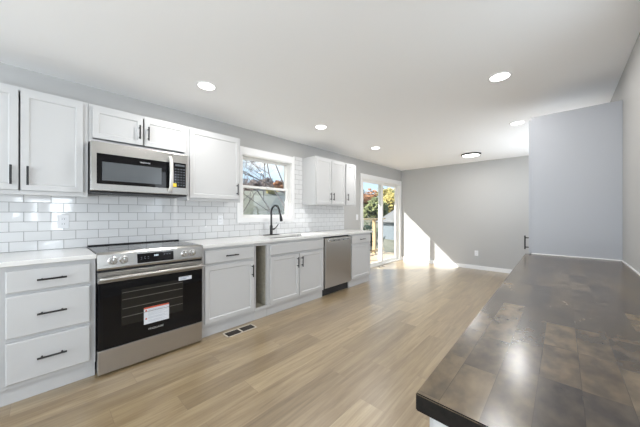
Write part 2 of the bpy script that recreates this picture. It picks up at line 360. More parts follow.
# ================================================================== ROOM
XR, XL, YR, CH = -5.0, 6.558, -3.513, 2.374     # rear wall, back wall, right wall, ceiling height
T = 0.14
WIN = (1.838, 2.702, 1.160, 2.022)               # kitchen window opening
DR = (4.695, 6.50, 0.0, 2.005)                   # sliding door opening
struct('floor', MB().box(XR - T, XL + T, YR - T, T, -0.10, 0), 'floor')
struct('ceiling', MB().box(XR - T, XL + T, YR - T, T, CH, CH + 0.18), 'ceiling')
w = MB()
w.box(XR - T, WIN[0], 0, T, 0, CH).box(WIN[0], WIN[1], 0, T, 0, WIN[2]).box(WIN[0], WIN[1], 0, T, WIN[3], CH)
w.box(WIN[1], DR[0], 0, T, 0, CH).box(DR[0], DR[1], 0, T, DR[3], CH).box(DR[1], XL + T, 0, T, 0, CH)
struct('wall_left', w, 'wall')
struct('wall_back', MB().box(XL, XL + T, YR - T, 0, 0, CH), 'wall')
def holes_y(w, y0, y1, x0, x1, hs):
    x = x0
    for (a, b, c, d) in hs:
        w.box(x, a, y0, y1, 0, CH); w.box(a, b, y0, y1, 0, c); w.box(a, b, y0, y1, d, CH); x = b
    w.box(x, x1, y0, y1, 0, CH)
SW = [(-3.35, -1.05, 0.50, 2.02), (-0.36, 0.46, 0.98, 2.05), (1.50, 2.00, 1.15, 2.10), (4.35, 6.15, 0.65, 2.05)]
w = MB(); holes_y(w, YR - T, YR, XR, XL, SW)
struct('wall_right', w, 'wall')
RW = (-3.05, -0.45, 0.05, 2.1)
w = MB()
w.box(XR - T, XR, YR - T, RW[0], 0, CH).box(XR - T, XR, RW[1], 0, 0, CH).box(XR - T, XR, RW[0], RW[1], 0, RW[2]).box(XR - T, XR, RW[0], RW[1], RW[3], CH)
struct('wall_rear', w, 'wall')
BB = 0.085
def bb(name, *a): struct(name, MB().box(*a, bev=0.003), 'trim')
bb('baseboard_back', XL - 0.014, XL - 0.0005, YR + 0.001, -0.001, 0, BB)
bb('baseboard_left', 4.12, DR[0] - 0.062, -0.014, -0.0005, 0, BB)
bb('baseboard_right', 3.86, XL - 0.016, YR + 0.0005, YR + 0.014, 0, BB)
# tiled splash behind the counter and round the window
TY = -0.008
w = MB()
w.box(XR, 1.03, TY, -0.0004, 0.9145, 1.40).box(1.03, 1.79, TY, -0.0004, 0.9145, 1.40).box(1.64, 1.79, TY, -0.0004, 1.40, 2.14)
w.box(1.79, 2.74, TY, -0.0004, 0.9145, 1.10).box(2.74, 4.07, TY, -0.0004, 0.9145, 1.40).box(2.74, 2.945, TY, -0.0004, 1.40, 2.14)
struct('trim_1', w, 'tile')

# ------------------------------------------------------------------ kitchen window
wn = setting('window_1', (2.293, 0, 1.165))
c = MB(); x0, x1, z0, z1 = WIN
c.box(x0 - .077, x0 + .002, -.022, -.0088, z0 - .063, z1 + .098, .003).box(x1 - .002, x1 + .058, -.022, -.0088, z0 - .063, z1 + .098, .003)
c.box(x0 - .001, x1 + .001, -.022, -.0088, z1 - .002, z1 + .098, .003).box(x0 - .001, x1 + .001, -.022, -.0088, z0 - .063, z0 + .002, .003)
c.build('casing', 'trim', wn)
c = MB(); c.box(x0, x0 + .012, -.008, .13, z0, z1).box(x1 - .012, x1, -.008, .13, z0, z1).box(x0, x1, -.008, .13, z1 - .012, z1).box(x0, x1, -.008, .13, z0, z0 + .012)
c.build('jamb', 'cream', wn)
def sash(name, x0, x1, z0, z1, y0, y1, st, tr, br_, parent, pane=True):
    m = MB(); m.box(x0, x0 + st, y0, y1, z0, z1, .003).box(x1 - st, x1, y0, y1, z0, z1, .003)
    m.box(x0 + st - .001, x1 - st + .001, y0, y1, z1 - tr, z1, .003).box(x0 + st - .001, x1 - st + .001, y0, y1, z0, z0 + br_, .003)
    s = m.build(name, 'cream', parent)
    ym = (y0 + y1) / 2
    MB().box(x0 + st - .002, x1 - st + .002, ym - .002, ym + .002, z0 + br_ - .002, z1 - tr + .002).build('pane', 'glass', s)
    return s
sash('lower_sash', x0 + .013, x1 - .013, z0 + .013, 1.612, .050, .080, .042, .030, .030, wn)
sash('upper_sash', x0 + .013, x1 - .013, 1.580, z1 - .013, .082, .112, .042, .030, .030, wn)
MB().box(2.27, 2.32, .036, .05, 1.596, 1.616, .003).build('latch', 'plastic', wn)

# ------------------------------------------------------------------ sliding door
dr = setting('door_1', (5.6, 0, 0))
x0, x1, z0, z1 = DR
c = MB()
c.box(x0 - .058, x0 + .002, -.018, -.0004, 0, z1 + .083, .003).box(x1 - .002, x1 + .045, -.018, -.0004, 0, z1 + .083, .003).box(x0 + .001, x1 - .001, -.018, -.0004, z1 - .002, z1 + .083, .003)
c.build('casing', 'trim', dr)
c = MB(); c.box(x0, x0 + .03, -.004, .138, 0.0, z1).box(x1 - .03, x1, -.004, .138, 0.0, z1).box(x0, x1, -.004, .138, z1 - .03, z1).box(x0, x1, -.004, .138, 0.0005, .026)
c.build('frame', 'cream', dr)
sash('sliding_panel', x0 + .032, 5.66, .027, z1 - .031, .030, .065, .075, .055, .060, dr)
sash('fixed_panel', 5.56, x1 - .032, .027, z1 - .031, .072, .107, .075, .055, .060, dr)
h = MB(); h.box(x0 + .055, x0 + .08, .0, .03, .93, 1.13, .006); h.build('handle', 'plastic', dr)

# unseen right-wall windows; the first and last are added for fill light
for k, (a, b_, cc, d) in enumerate(SW):
    s = setting('window_%d' % (k + 2), ((a + b_) / 2, YR, cc))
    m = MB(); m.box(a - .07, a, YR, YR + .015, cc - .07, d + .07).box(b_, b_ + .07, YR, YR + .015, cc - .07, d + .07).box(a, b_, YR, YR + .015, d, d + .07).box(a, b_, YR, YR + .015, cc - .07, cc)
    m.build('casing', 'trim', s)
    m = MB(); m.box(a, a + .04, YR - .08, YR - .05, cc, d).box(b_ - .04, b_, YR - .08, YR - .05, cc, d).box(a, b_, YR - .08, YR - .05, d - .04, d).box(a, b_, YR - .08, YR - .05, cc, cc + .04).box(a, b_, YR - .08, YR - .05, (cc + d) / 2 - .02, (cc + d) / 2 + .02)
    m.build('sash', 'cream', s)
s = setting('door_2', (XR, -1.75, 0))
m = MB(); y0, y1 = RW[0], RW[1]
m.box(XR - .06, XR - .02, y0, y0 + .07, .05, 2.1).box(XR - .06, XR - .02, y1 - .07, y1, .05, 2.1).box(XR - .06, XR - .02, y0, y1, 2.03, 2.1).box(XR - .06, XR - .02, y0, y1, .05, .13).box(XR - .06, XR - .02, -1.80, -1.70, .05, 2.1)
m.build('frame', 'cream', s)

# outdoor setting
struct('roof_overhang', MB().box(-3.5, 8.5, T, 1.0, 2.32, 2.46), 'trim')
b = bmesh.new(); nx = 60; ny = 50; G = []
def hz(x, y):
    r = max(0.0, math.hypot(x - 3, max(y, 0)) - 9.0); k = min(1.0, max(0.0, (y / (max(x, 1.0) + 5.0) - .5) / .4)); t = min(1.0, r / (34.0 - 14.0 * k)); s = t * t * (3 - 2 * t)
    return -1.35 + (5.0 + .4 * k) * s + 0.25 * noise.noise(Vector((x * .12, y * .12, 0)))
for i in range(nx + 1):
    row = []
    for j in range(ny + 1):
        x = -25 + 95 * i / nx; y = 0.2 + 70 * j / ny
        row.append(b.verts.new((x, y, hz(x, y))))
    G.append(row)
for i in range(nx):
    for j in range(ny): b.faces.new((G[i][j], G[i + 1][j], G[i + 1][j + 1], G[i][j + 1]))
mbh = MB(); mbh.join(b)
struct('ground', mbh, 'grass')
struct('deck', MB().box(3.8, 8.2, T + .005, 1.55, -.16, -.10).box(3.9, 4.0, 1.40, 1.5, -1.6, -.16).box(8.0, 8.1, 1.4, 1.5, -1.6, -.16), 'deck')

# ================================================================== CABINETS
DOOR_T = 0.019
def bar_handle(parent, p, length, axis, facing=-1, name='handle', gap=0.03, r=0.0062):
    """black bar pull: p is the middle on the face it is fixed to"""
    p = Vector(p); a = Vector((0, 0, 1)) if axis == 'z' else Vector((1, 0, 0)); n = Vector((0, facing, 0))
    m = MB(); m.cyl(p + n * gap - a * length / 2, p + n * gap + a * length / 2, r, n=14)
    for s in (-1, 1): m.cyl(p + a * s * length * .34, p + a * s * length * .34 + n * gap, r * .85, n=10)
    return m.build(name, 'black', parent, smooth=True)
def door(parent, x0, x1, z0, z1, yf, handle=None, hz_=None, facing=-1, rail=.055, hl=.135, m='white'):
    d = MB().panel(x0, x1, z0, z1, yf, DOOR_T, rail, .010, .008, facing).build('door', m, parent)
    if handle is not None: bar_handle(d, (handle, yf, hz_), hl, 'z', facing)
    return d
def drawer(parent, x0, x1, z0, z1, yf, handle=True, name='drawer', facing=-1, hx=None, hl=.14):
    ya, yb = (yf, yf + DOOR_T) if facing < 0 else (yf - DOOR_T, yf)
    b = bmesh.new(); bmesh.ops.create_cube(b, size=1)
    for v in b.verts: v.co = Vector(((x0 + x1) / 2 + v.co.x * (x1 - x0), (ya + yb) / 2 + v.co.y * DOOR_T, (z0 + z1) / 2 + v.co.z * (z1 - z0)))
    b.normal_update(); f = max((f for f in b.faces if f.normal.y * facing > .9), key=lambda f: f.calc_area())
    bmesh.ops.inset_region(b, faces=[f], thickness=.010, depth=.005)
    mb = MB(); mb.join(b); d = mb.build(name, 'white', parent)
    if handle: bar_handle(d, (hx if hx is not None else (x0 + x1) / 2, yf - .005 if facing < 0 else yf + .005, (z0 + z1) / 2), hl, 'x', facing)
    return d
def carcass(x0, x1, yb, yf, z0, z1, top=False, t=.016):
    """open-fronted box; yb is the back, yf the front edge"""
    lo, hi = min(yb, yf), max(yb, yf); m = MB()
    m.box(x0, x0 + t, lo, hi, z0, z1).box(x1 - t, x1, lo, hi, z0, z1).box(x0 + t, x1 - t, lo, hi, z0, z0 + t)
    bk = (yb - t * .6, yb) if yb > yf else (yb, yb + t * .6)
    m.box(x0 + t, x1 - t, bk[0], bk[1], z0 + t, z1)
    if top: m.box(x0 + t, x1 - t, lo, hi, z1 - t, z1)
    return m
def frame(x0, x1, z0, z1, yf, stile, top, bottom, rails=(), mids=(), t=.019, facing=-1):
    ya, yb = (yf, yf + t) if facing < 0 else (yf - t, yf); m = MB()
    m.box(x0, x0 + stile, ya, yb, z0, z1, .0008, 1).box(x1 - stile, x1, ya, yb, z0, z1, .0008, 1)
    m.box(x0 + stile, x1 - stile, ya, yb, z1 - top, z1).box(x0 + stile, x1 - stile, ya, yb, z0, z0 + bottom)
    for a, b_ in rails: m.box(x0 + stile, x1 - stile, ya, yb, a, b_)
    for a, b_ in mids: m.box(a, b_, ya, yb, z0 + bottom, z1 - top)
    return m
# ---- wall cabinets
def wall_cab(x0, x1, z0, z1, label, doors, dz, wall=-.0086, depth=.305):
    g = thing('wall_cabinet', ((x0 + x1) / 2, -.15, z0), label, 'cabinet')
    carcass(x0, x1, wall, -depth + .019, z0 + .012, z1, True).build('body', 'white', g)
    frame(x0, x1, z0, z1, -depth, .030, .030, .030).build('face_frame', 'white', g)
    for (a, b_, hx, hzz, hl) in doors: door(g, a, b_, dz[0], dz[1], -depth - DOOR_T - .001, hx, hzz, hl=hl)
    return g
wall_cab(-.480, .262, 1.352, 2.122, 'white two-door wall cabinet at the left edge, beside the microwave', [(-.447, -.110, -.145, 1.487, .135), (-.101, .232, -.066, 1.487, .135)], (1.383, 2.098))
wall_cab(.264, 1.030, 1.805, 2.122, 'short white two-door wall cabinet directly above the microwave', [(.287, .641, .612, 1.955, .125), (.651, 1.008, .680, 1.955, .125)], (1.843, 2.098))
wall_cab(1.032, 1.640, 1.352, 2.122, 'white single-door wall cabinet between the microwave and the sink window', [(1.052, 1.622, 1.585, 1.502, .135)], (1.383, 2.098))
wall_cab(2.945, 3.700, 1.355, 2.135, 'white two-door wall cabinet right of the sink window', [(2.963, 3.316, 3.282, 1.505, .125), (3.324, 3.684, 3.358, 1.505, .125)], (1.378, 2.112))
wall_cab(3.702, 4.040, 1.355, 2.135, 'narrow white single-door wall cabinet nearest the sliding glass door', [(3.722, 4.022, 3.757, 1.515, .125)], (1.378, 2.112))
# ---- base cabinets
BF = -.605           # face-frame front
BZ = .8835
def base_cab(x0, x1, label, build, name='base_cabinet', rails=(), body='white', stile=.03):
    g = thing(name, ((x0 + x1) / 2, -.3, 0), label, 'cabinet')
    carcass(x0, x1, -.0086, BF + .019, .108, BZ).build('body', body, g)
    frame(x0, x1, .108, BZ, BF, stile, .035, .030, rails).build('face_frame', 'white', g)
    m = MB(); m.box(x0, x1, -.578, -.562, 0.0005, .1075); m.box(x0, x0 + .016, -.562, -.02, 0.0005, .1075).box(x1 - .016, x1, -.562, -.02, 0.0005, .1075)
    m.build('toe_kick', 'white', g)
    build(g); return g
YF = BF - DOOR_T - .001
def three(a, b_, hx):
    def f(g):
        drawer(g, a, b_, .712, .852, YF, hx=hx); drawer(g, a, b_, .425, .692, YF, hx=hx); drawer(g, a, b_, .138, .400, YF, hx=hx)
    return f
base_cab(-.640, -.178, 'white drawer base cabinet cut off by the left picture edge', three(-.618, -.198, -.41), rails=((.69, .715), (.40, .43)))
base_cab(-.176, .277, 'white base cabinet with three drawers, left of the range', three(-.152, .246, .052), rails=((.69, .715), (.40, .43)))
def b1(g):
    drawer(g, 1.082, 1.628, .722, .853, YF, hx=1.352, hl=.14); door(g, 1.082, 1.628, .138, .698, YF, 1.602, .585)
base_cab(1.063, 1.646, 'white base cabinet with one drawer over one door, right of the range', b1, rails=((.69, .725),))
def gapcab(g):
    a, b_ = 1.664, 1.812
    m = MB(); m.box(a, a + .002, -.58, -.022, .127, .84).box(b_ - .002, b_, -.58, -.022, .127, .84).box(a + .002, b_ - .002, -.58, -.022, .1245, .128).box(a + .002, b_ - .002, -.024, -.021, .128, .84)
    m.build('lining', 'raw', g)['label'] = 'unpainted interior lining'
base_cab(1.648, 1.828, 'narrow doorless base cabinet with an open unpainted slot beside the sink cabinet', gapcab, stile=.016)
def sinkb(g):
    drawer(g, 1.852, 2.788, .722, .853, YF, handle=False, name='false_front')
    door(g, 1.852, 2.312, .138, .698, YF, 2.278, .588); door(g, 2.320, 2.788, .138, .698, YF, 2.354, .588)
base_cab(1.830, 2.808, 'white two-door sink base cabinet under the window', sinkb, rails=((.69, .725),))
def endc(g):
    drawer(g, 3.478, 4.046, .722, .853, YF, hx=3.76); door(g, 3.478, 4.046, .138, .698, YF, 4.020, .615)
base_cab(3.455, 4.068, 'white drawer-over-door base cabinet at the far end, right of the dishwasher', endc, rails=((.69, .725),))

# ---- counters
def slab(name, m, x0, x1, y0, y1, z0, z1, label, hole=None, bev=.004):
    b = MB()
    if hole:
        hx0, hx1, hy0, hy1 = hole
        bm_ = bmesh.new()
        def ring(z): return [bm_.verts.new((x, y, z)) for x, y in ((x0, y0), (x1, y0), (x1, y1), (x0, y1))], [bm_.verts.new((x, y, z)) for x, y in ((hx0, hy0), (hx1, hy0), (hx1, hy1), (hx0, hy1))]
        ot, it = ring(z1); ob_, ib = ring(z0)
        for k in range(4):
            j = (k + 1) % 4
            bm_.faces.new((ot[k], ot[j], it[j], it[k])); bm_.faces.new((ob_[j], ob_[k], ib[k], ib[j]))
            bm_.faces.new((ob_[k], ob_[j], ot[j], ot[k])); bm_.faces.new((ib[j], ib[k], it[k], it[j]))
        bmesh.ops.recalc_face_normals(bm_, faces=bm_.faces[:])
        ed = [e for e in bm_.edges if all(abs(v.co.z - z1) < 1e-6 for v in e.verts) and len(e.link_faces) == 2 and e.calc_face_angle() > .5]
        bmesh.ops.bevel(bm_, geom=ed, offset=bev, segments=2, affect='EDGES')
        b.join(bm_)
    else: b.box(x0, x1, y0, y1, z0, z1, bev)
    o = b.build(name, m, None, loc=((x0 + x1) / 2, (y0 + y1) / 2, z0)); return tag(o, label, 'countertop')
slab('countertop', 'quartz', -1.6, .279, -.647, -.0086, .884, .914, 'white quartz countertop left of the range, over the drawers')
SK = (1.98, 2.67, -.55, -.185)
slab('countertop', 'quartz', 1.052, 4.108, -.647, -.0086, .884, .914, 'long white quartz countertop with the sink cut-out, right of the range', SK)

# ---- sink and faucet
sk = thing('sink', (2.325, -.37, .70), 'undermount steel sink let into the long white countertop below the window', 'sink')
m = MB(); a, b_, c_, d = SK[0] - .01, SK[1] + .01, SK[2] - .01, SK[3] + .01
bm_ = bmesh.new(); bmesh.ops.create_cube(bm_, size=1)
for v in bm_.verts: v.co = Vector(((a + b_) / 2 + v.co.x * (b_ - a), (c_ + d) / 2 + v.co.y * (d - c_), .79 + v.co.z * .186))
bm_.normal_update()
f = [f for f in bm_.faces if f.normal.z > .9]
bmesh.ops.inset_region(bm_, faces=f, thickness=.011, depth=0)
bmesh.ops.inset_region(bm_, faces=f, thickness=.012, depth=-.17)
m.join(bm_); m.build('basin', 'steel', sk)
MB().lathe([(.045, .7165), (.045, .7205), (.02, .722), (.001, .722)], (2.325, -.37, 0)).build('drain', 'chrome', sk, True)
fx, fy = 2.250, -.10
fc = thing('faucet', (fx, fy, .914), 'matte black gooseneck pull-down faucet at the sink', 'faucet')
MB().box(fx - .125, fx + .125, fy - .030, fy + .030, .9143, .923, .004).build('base_plate', 'black', fc)
MB().lathe([(.021, .924), (.021, 1.04), (.0165, 1.055), (.001, 1.055)], (fx, fy, 0)).build('body', 'black', fc, True)
R_ = .095; zc = 1.235
pts = [(fx, fy, 1.05), (fx, fy, 1.13)] + [(fx, fy - R_ + R_ * math.cos(t), zc + R_ * math.sin(t)) for t in [PI * k / 14 for k in range(0, 14)]] + [(fx + .003, fy - 2 * R_ - .008, zc - .01), (fx + .004, fy - 2 * R_ - .014, zc - .03)]
MB().tube(pts, .0125, 14).build('spout', 'black', fc, True)
MB().tube([(fx + .004, fy - 2 * R_ - .013, zc - .028), (fx + .005, fy - 2 * R_ - .018, zc - .05), (fx + .006, fy - 2 * R_ - .030, zc - .105), (fx + .006, fy - 2 * R_ - .034, zc - .118)], [.014, .0165, .021, .019], 16).build('spray_head', 'black', fc, True)
MB().cyl((fx + .018, fy, .995), (fx + .050, fy, .998), .013, n=14).tube([(fx + .046, fy, .998), (fx + .07, fy - .008, 1.012), (fx + .10, fy - .015, 1.048), (fx + .112, fy - .018, 1.068)], [.009, .007, .0065, .0055], 10).build('lever', 'black', fc, True)

# ================================================================== RANGE
rx0, rx1 = .284, 1.042; ry = -.655
rg = thing('range', ((rx0 + rx1) / 2, -.33, 0), 'stainless steel electric range with black glass oven door', 'range')
m = MB(); m.box(rx0, rx1, -.60, -.022, .022, .898); m.build('body', 'black', rg)
for x in (rx0 + .04, rx1 - .04):
    for y in (-.57, -.06): MB().cyl((x, y, 0.0005), (x, y, .0215), .016).build('foot', 'black', rg, True)
ct = MB().box(rx0 - .002, rx1 + .002, -.625, -.022, .899, .920, .003).build('cooktop', 'cooktop', rg)
MB().box(rx0, rx1, -.050, -.0225, .9205, .930, .002).build('rear_trim', 'black', ct)
for (x, y, r) in ((rx0 + .19, -.44, .115), (rx1 - .19, -.44, .09), (rx0 + .19, -.19, .08), (rx1 - .19, -.19, .115), ((rx0 + rx1) / 2, -.17, .055)):
    q = MB(); q.lathe([(r, .9201), (r, .9206), (r - .004, .9206), (r - .004, .9201)], (x, y, 0), n=40, cap=False); q.build('burner_ring', 'rack', ct)
# sloped control panel
cp = MB().prism([(-.60, .792), (ry + .002, .792), (ry, .806), (ry + .012, .905), (-.626, .921), (-.60, .921)], 'x', rx0 - .002, rx1 + .002).build('control_panel', 'steel', rg)
MB().box(rx0, rx1, -.640, -.60, .776, .7915).build('vent_gap', 'black', rg)
def on_panel(z): return ry + .012 * (z - .806) / .099
dsp = MB().prism([(on_panel(.815) - .0015, .815), (on_panel(.890) - .0015, .890), (on_panel(.890) + .002, .890), (on_panel(.815) + .002, .815)], 'x', .528, .795).build('display', 'glass_black', cp)
for k in range(3): MB().box(.648 + k * .011, .655 + k * .011, on_panel(.865) - .0022, on_panel(.865) - .0014, .860, .873).build('indicator', 'led', dsp)
for k in range(3):
    for j in range(3): MB().box(.552 + k * .024, .561 + k * .024, on_panel(.845) - .0022, on_panel(.845) - .0012, .832 + j * .014, .8335 + j * .014).build('button_mark', 'ink', dsp)
for k in range(3): MB().box(.72 + k * .02, .73 + k * .02, on_panel(.865) - .0022, on_panel(.865) - .0012, .867, .869).build('button_mark', 'ink', dsp)
for kx in (.372, .440, .888, .952):
    q = MB(); z = .856; y = on_panel(z)
    q.lathe([(.030, y + .002), (.030, y - .004), (.027, y - .007), (.0255, y - .024), (.0225, y - .028), (.001, y - .028)], (kx, 0, z), 'y', 28)
    q.box(kx - .004, kx + .004, y - .036, y - .027, z - .018, z + .018, .0015)
    q.build('knob', 'chrome', cp, True)
# door
dz0, dz1 = .197, .774
od = MB().box(rx0, rx1, ry, -.602, dz0, .693, .004).build('oven_door', 'glass_black', rg)
MB().box(rx0, rx1, ry - .002, -.602, .694, dz1, .004).build('door_rail', 'steel', od)
ow = MB().box(.425, .872, ry - .0012, ry + .002, .345, .628, .0005).build('window', 'oven_window', od)
q = MB()
for z in (.41, .475, .545, .60): q.cyl((.43, ry - .0015, z), (.868, ry - .0015, z), .0022, n=6)
q.build('rack', 'rack', ow)
q = MB(); pts = [(rx0 + .012, ry - .004, .728), (rx0 + .018, ry - .040, .730), (rx0 + .045, ry - .052, .731)] + [(rx0 + .045 + (rx1 - rx0 - .09) * k / 10, ry - .052 - .010 * math.sin(PI * k / 10), .731) for k in range(1, 10)] + [(rx1 - .045, ry - .052, .731), (rx1 - .018, ry - .040, .730), (rx1 - .012, ry - .004, .728)]
q.tube(pts, .0165, 14); q.build('handle', 'steel', od, True)
text('logo', 'FRIGIDAIRE', .022, ((.617 + .702) / 2, ry - .0005, .262), od, 'logo')
lb = MB().box(.572, .757, ry - .0022, ry - .0014, .308, .445, mtx=None).build('warning_label', 'paper', od); lb['label'] = 'white paper label with a red heading'
MB().box(.572, .757, ry - .0028, ry - .0021, .433, .445).build('heading', 'red', lb)
q = MB()
for k, z in enumerate((.424, .419, .414, .400, .392, .384, .376, .362, .356, .350, .336, .330, .322)): q.box(.602 if z > .32 else .58, .745 - .02 * (k % 3), ry - .0027, ry - .0021, z - .0009, z + .0009)
q.build('fine_print', 'ink', lb)
for z in (.418, .352): MB().lathe([(.007, ry - .0021), (.007, ry - .0027), (.001, ry - .0027)], (.588, 0, z), 'y', 12).build('bullet', 'red', lb)
st = MB().box(.835, .945, ry - .0018, ry - .0012, .618, .650).build('sticker', 'paper', od); st['label'] = 'small white sticker at the top corner of the door'
q = MB(); q.box(.845, .925, ry - .0024, ry - .0017, .640, .645).box(.845, .90, ry - .0024, ry - .0017, .626, .634); q.build('fine_print', 'ink', st)
dw_ = MB().box(rx0, rx1, ry, -.602, .016, .193, .004).build('storage_drawer', 'dark_steel', rg)

# ================================================================== MICROWAVE
mx0, mx1, mz0, mz1, my = .268, 1.008, 1.388, 1.803, -.385
mw = thing('microwave', ((mx0 + mx1) / 2, -.2, mz0), 'stainless steel over-the-range microwave with black glass door', 'microwave')
MB().box(mx0, mx1, my + .03, -.0088, mz0 + .006, mz1).build('body', 'black', mw)
md = MB().box(mx0, .858, my - .015, my + .029, mz0 + .014, mz1 - .002, .004).build('door', 'steel', mw)
MB().box(.306, .846, my - .0165, my - .010, 1.459, 1.708, .001).build('glass', 'glass_black', md)
MB().box(.340, .770, my - .0175, my - .012, 1.488, 1.642, .001).build('window', 'micro_window', md)
text('logo', 'FRIGIDAIRE', .016, (.640, my - .0168, 1.672), md, 'logo')
cpn = MB().box(.860, mx1, my - .015, my + .029, mz0 + .014, mz1 - .002, .004).build('control_panel', 'steel', mw)
kp = MB().box(.874, .986, my - .0165, my - .010, 1.470, 1.712, .001).build('keypad', 'glass_black', cpn)
for i in range(4):
    for j in range(7): MB().box(.885 + i * .026, .895 + i * .026, my - .0172, my - .016, 1.492 + j * .026, 1.4965 + j * .026).build('button_mark', 'ink', kp)
MB().box(.888, .974, my - .0172, my - .016, 1.678, 1.698).build('clock_display', 'micro_window', kp)
hd = MB(); hd.tube([(.838, my - .016, 1.752), (.838, my - .040, 1.748), (.838, my - .062, 1.715), (.838, my - .074, 1.60), (.838, my - .062, 1.475), (.838, my - .040, 1.437), (.838, my - .016, 1.432)], .0155, 12)
hd = hd.build('handle', 'film', md, True)
yt = MB().box(.855, .885, my - .062, my - .060, 1.472, 1.506).build('tag', 'yellow', hd); yt['label'] = 'small yellow hang tag'
q = MB(); q.box(mx0 + .01, mx1 - .01, my + .0, -.03, mz0, mz0 + .0055); q.build('bottom_vent', 'black', mw)

# ================================================================== DISHWASHER
dx0, dx1 = 2.812, 3.451
dw = thing('dishwasher', ((dx0 + dx1) / 2, -.3, 0), 'stainless steel dishwasher built in under the white counter, right of the sink cabinet', 'dishwasher')
MB().box(dx0, dx1, -.575, -.02, .112, .872).build('body', 'black', dw)
dd = MB().box(dx0 + .006, dx1 - .006, -.632, -.577, .125, .855, .004).build('door', 'dark_steel', dw)
hp = MB().box(dx0 + .07, dx1 - .03, -.642, -.633, .800, .845, .003).build('handle_pocket', 'chrome', dd)
for k in range(4): MB().box(dx0 + .18 + k * .115, dx0 + .21 + k * .115, -.6428, -.6418, .812, .822).build('button', 'black', hp)
MB().box(dx0, dx1, -.56, -.545, 0.0005, .111).build('toe_kick', 'black', dw)

# ================================================================== PENINSULA AND PANTRY
PX0, PX1, PY0 = .546, 3.231, -2.923
PZ = .83
o = MB().prism([(PX0, YR + .0008), (PX1, YR + .0008), (PX1, PY0 + .036), (PX0, PY0)], 'z', PZ - .038, PZ, .0025).build('countertop', 'butcher', None, loc=(1.9, -3.2, PZ - .038))
o.data.materials.append(M['shaded_edge'])          # edge faces: dark stain with their shade painted into the colour
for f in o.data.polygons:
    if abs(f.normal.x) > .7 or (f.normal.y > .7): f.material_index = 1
tag(o, 'dark stained butcher block countertop along the right wall', 'countertop')
pf = -2.955
def pen(x0, x1, label, end):
    g = thing('base_cabinet', ((x0 + x1) / 2, -3.23, 0), label, 'cabinet')
    carcass(x0, x1, YR + .001, pf - .019, .105, PZ - .0385).build('body', 'white', g)
    frame(x0, x1, .105, PZ - .0385, pf, .03, .03, .03, facing=1).build('face_frame', 'white', g)
    MB().box(x0, x1, pf - .066, pf - .05, .0005, .1045).build('toe_kick', 'white', g)
    xm = (x0 + x1) / 2
    door(g, x0 + .02, xm - .004, .13, .76, pf + DOOR_T + .001, xm - .04, .65, facing=1)
    door(g, xm + .004, x1 - .02, .13, .76, pf + DOOR_T + .001, xm + .04, .65, facing=1)
    if end: MB().box(x0 - .012, x0 - .0005, YR + .001, pf, .0005, PZ - .0385, .002).build('end_panel', 'white', g)
pen(.572, 1.46, 'white base cabinet under the near end of the dark countertop', True)
pen(1.462, 2.35, 'white base cabinet under the middle of the dark countertop', False)
pen(2.352, 3.230, 'white base cabinet under the dark countertop, next to the tall pantry cabinet', False)
q0, q1 = 3.233, 3.843; pyf = -2.932
pc = thing('pantry_cabinet', ((q0 + q1) / 2, -3.2, 0), 'tall pale pantry cabinet at the far end of the dark countertop', 'cabinet')
m = carcass(q0, q1, YR + .001, pyf - .019, .105, 2.146, True)
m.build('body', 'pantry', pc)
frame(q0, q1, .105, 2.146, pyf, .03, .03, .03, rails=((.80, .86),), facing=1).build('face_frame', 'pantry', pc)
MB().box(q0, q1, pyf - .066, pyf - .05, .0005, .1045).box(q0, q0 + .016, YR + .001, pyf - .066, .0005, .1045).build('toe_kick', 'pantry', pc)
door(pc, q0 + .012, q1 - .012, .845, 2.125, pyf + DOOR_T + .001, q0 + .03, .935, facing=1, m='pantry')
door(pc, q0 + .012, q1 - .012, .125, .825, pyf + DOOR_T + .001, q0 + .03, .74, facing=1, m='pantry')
m = MB(); m.box(PX1 - .008, PX1 + .0015, YR + .009, pyf, PZ + .0003, PZ + .010, .002); m.box(PX0 + .02, PX1 + .0015, YR + .0004, YR + .009, PZ + .0003, PZ + .010, .002)
struct('trim_2', m, 'trim')

# ================================================================== LIGHTS
def recessed(x, y, label):
    g = thing('recessed_light', (x, y, CH), label, 'ceiling light', 'recessed ceiling lights')
    MB().lathe([(.088, CH - .0003), (.088, CH - .004), (.080, CH - .007), (.070, CH - .005), (.068, CH - .0003)], (x, y, 0), n=40).build('trim_ring', 'trim', g, True)
    MB().lathe([(.0675, CH - .0004), (.0675, CH - .0045), (.001, CH - .0045)], (x, y, 0), n=36).build('lens', 'lens', g)
    l = bpy.data.lights.new('lamp', 'AREA'); l.shape = 'DISK'; l.size = .13; l.energy = LAMP_W; l.color = (1, .98, .95)
    lo = bpy.data.objects.new('lamp', l); COL.objects.link(lo); lo.parent = g; lo.location = (0, 0, -.012)
recessed(1.022, -.793, 'round recessed ceiling light nearest the camera, above the range')
recessed(2.542, -.80, 'round recessed ceiling light in front of the sink window')
recessed(3.994, -.76, 'small recessed ceiling light in front of the far wall cabinets')
recessed(2.640, -2.765, 'large round recessed ceiling light above the dark countertop')
recessed(4.124, -2.735, 'recessed ceiling light just left of the tall pantry cabinet top')
recessed(1.100, -2.765, 'recessed ceiling light over the near end of the dark countertop')
fx, fy = 5.655, -1.863
fl = thing('flush_light', (fx, fy, CH), 'round flush ceiling light with a thin black rim, in front of the far wall', 'ceiling light')
MB().lathe([(.165, CH - .0003), (.165, CH - .026), (.160, CH - .030), (.150, CH - .030), (.148, CH - .0003)], (fx, fy, 0), n=48).build('rim', 'black', fl, True)
MB().lathe([(.147, CH - .0004), (.147, CH - .026), (.140, CH - .030), (.001, CH - .031)], (fx, fy, 0), n=48).build('lens', 'lens', fl, True)
l = bpy.data.lights.new('lamp', 'AREA'); l.shape = 'DISK'; l.size = .28; l.energy = LAMP_W; l.color = (1, .98, .95)
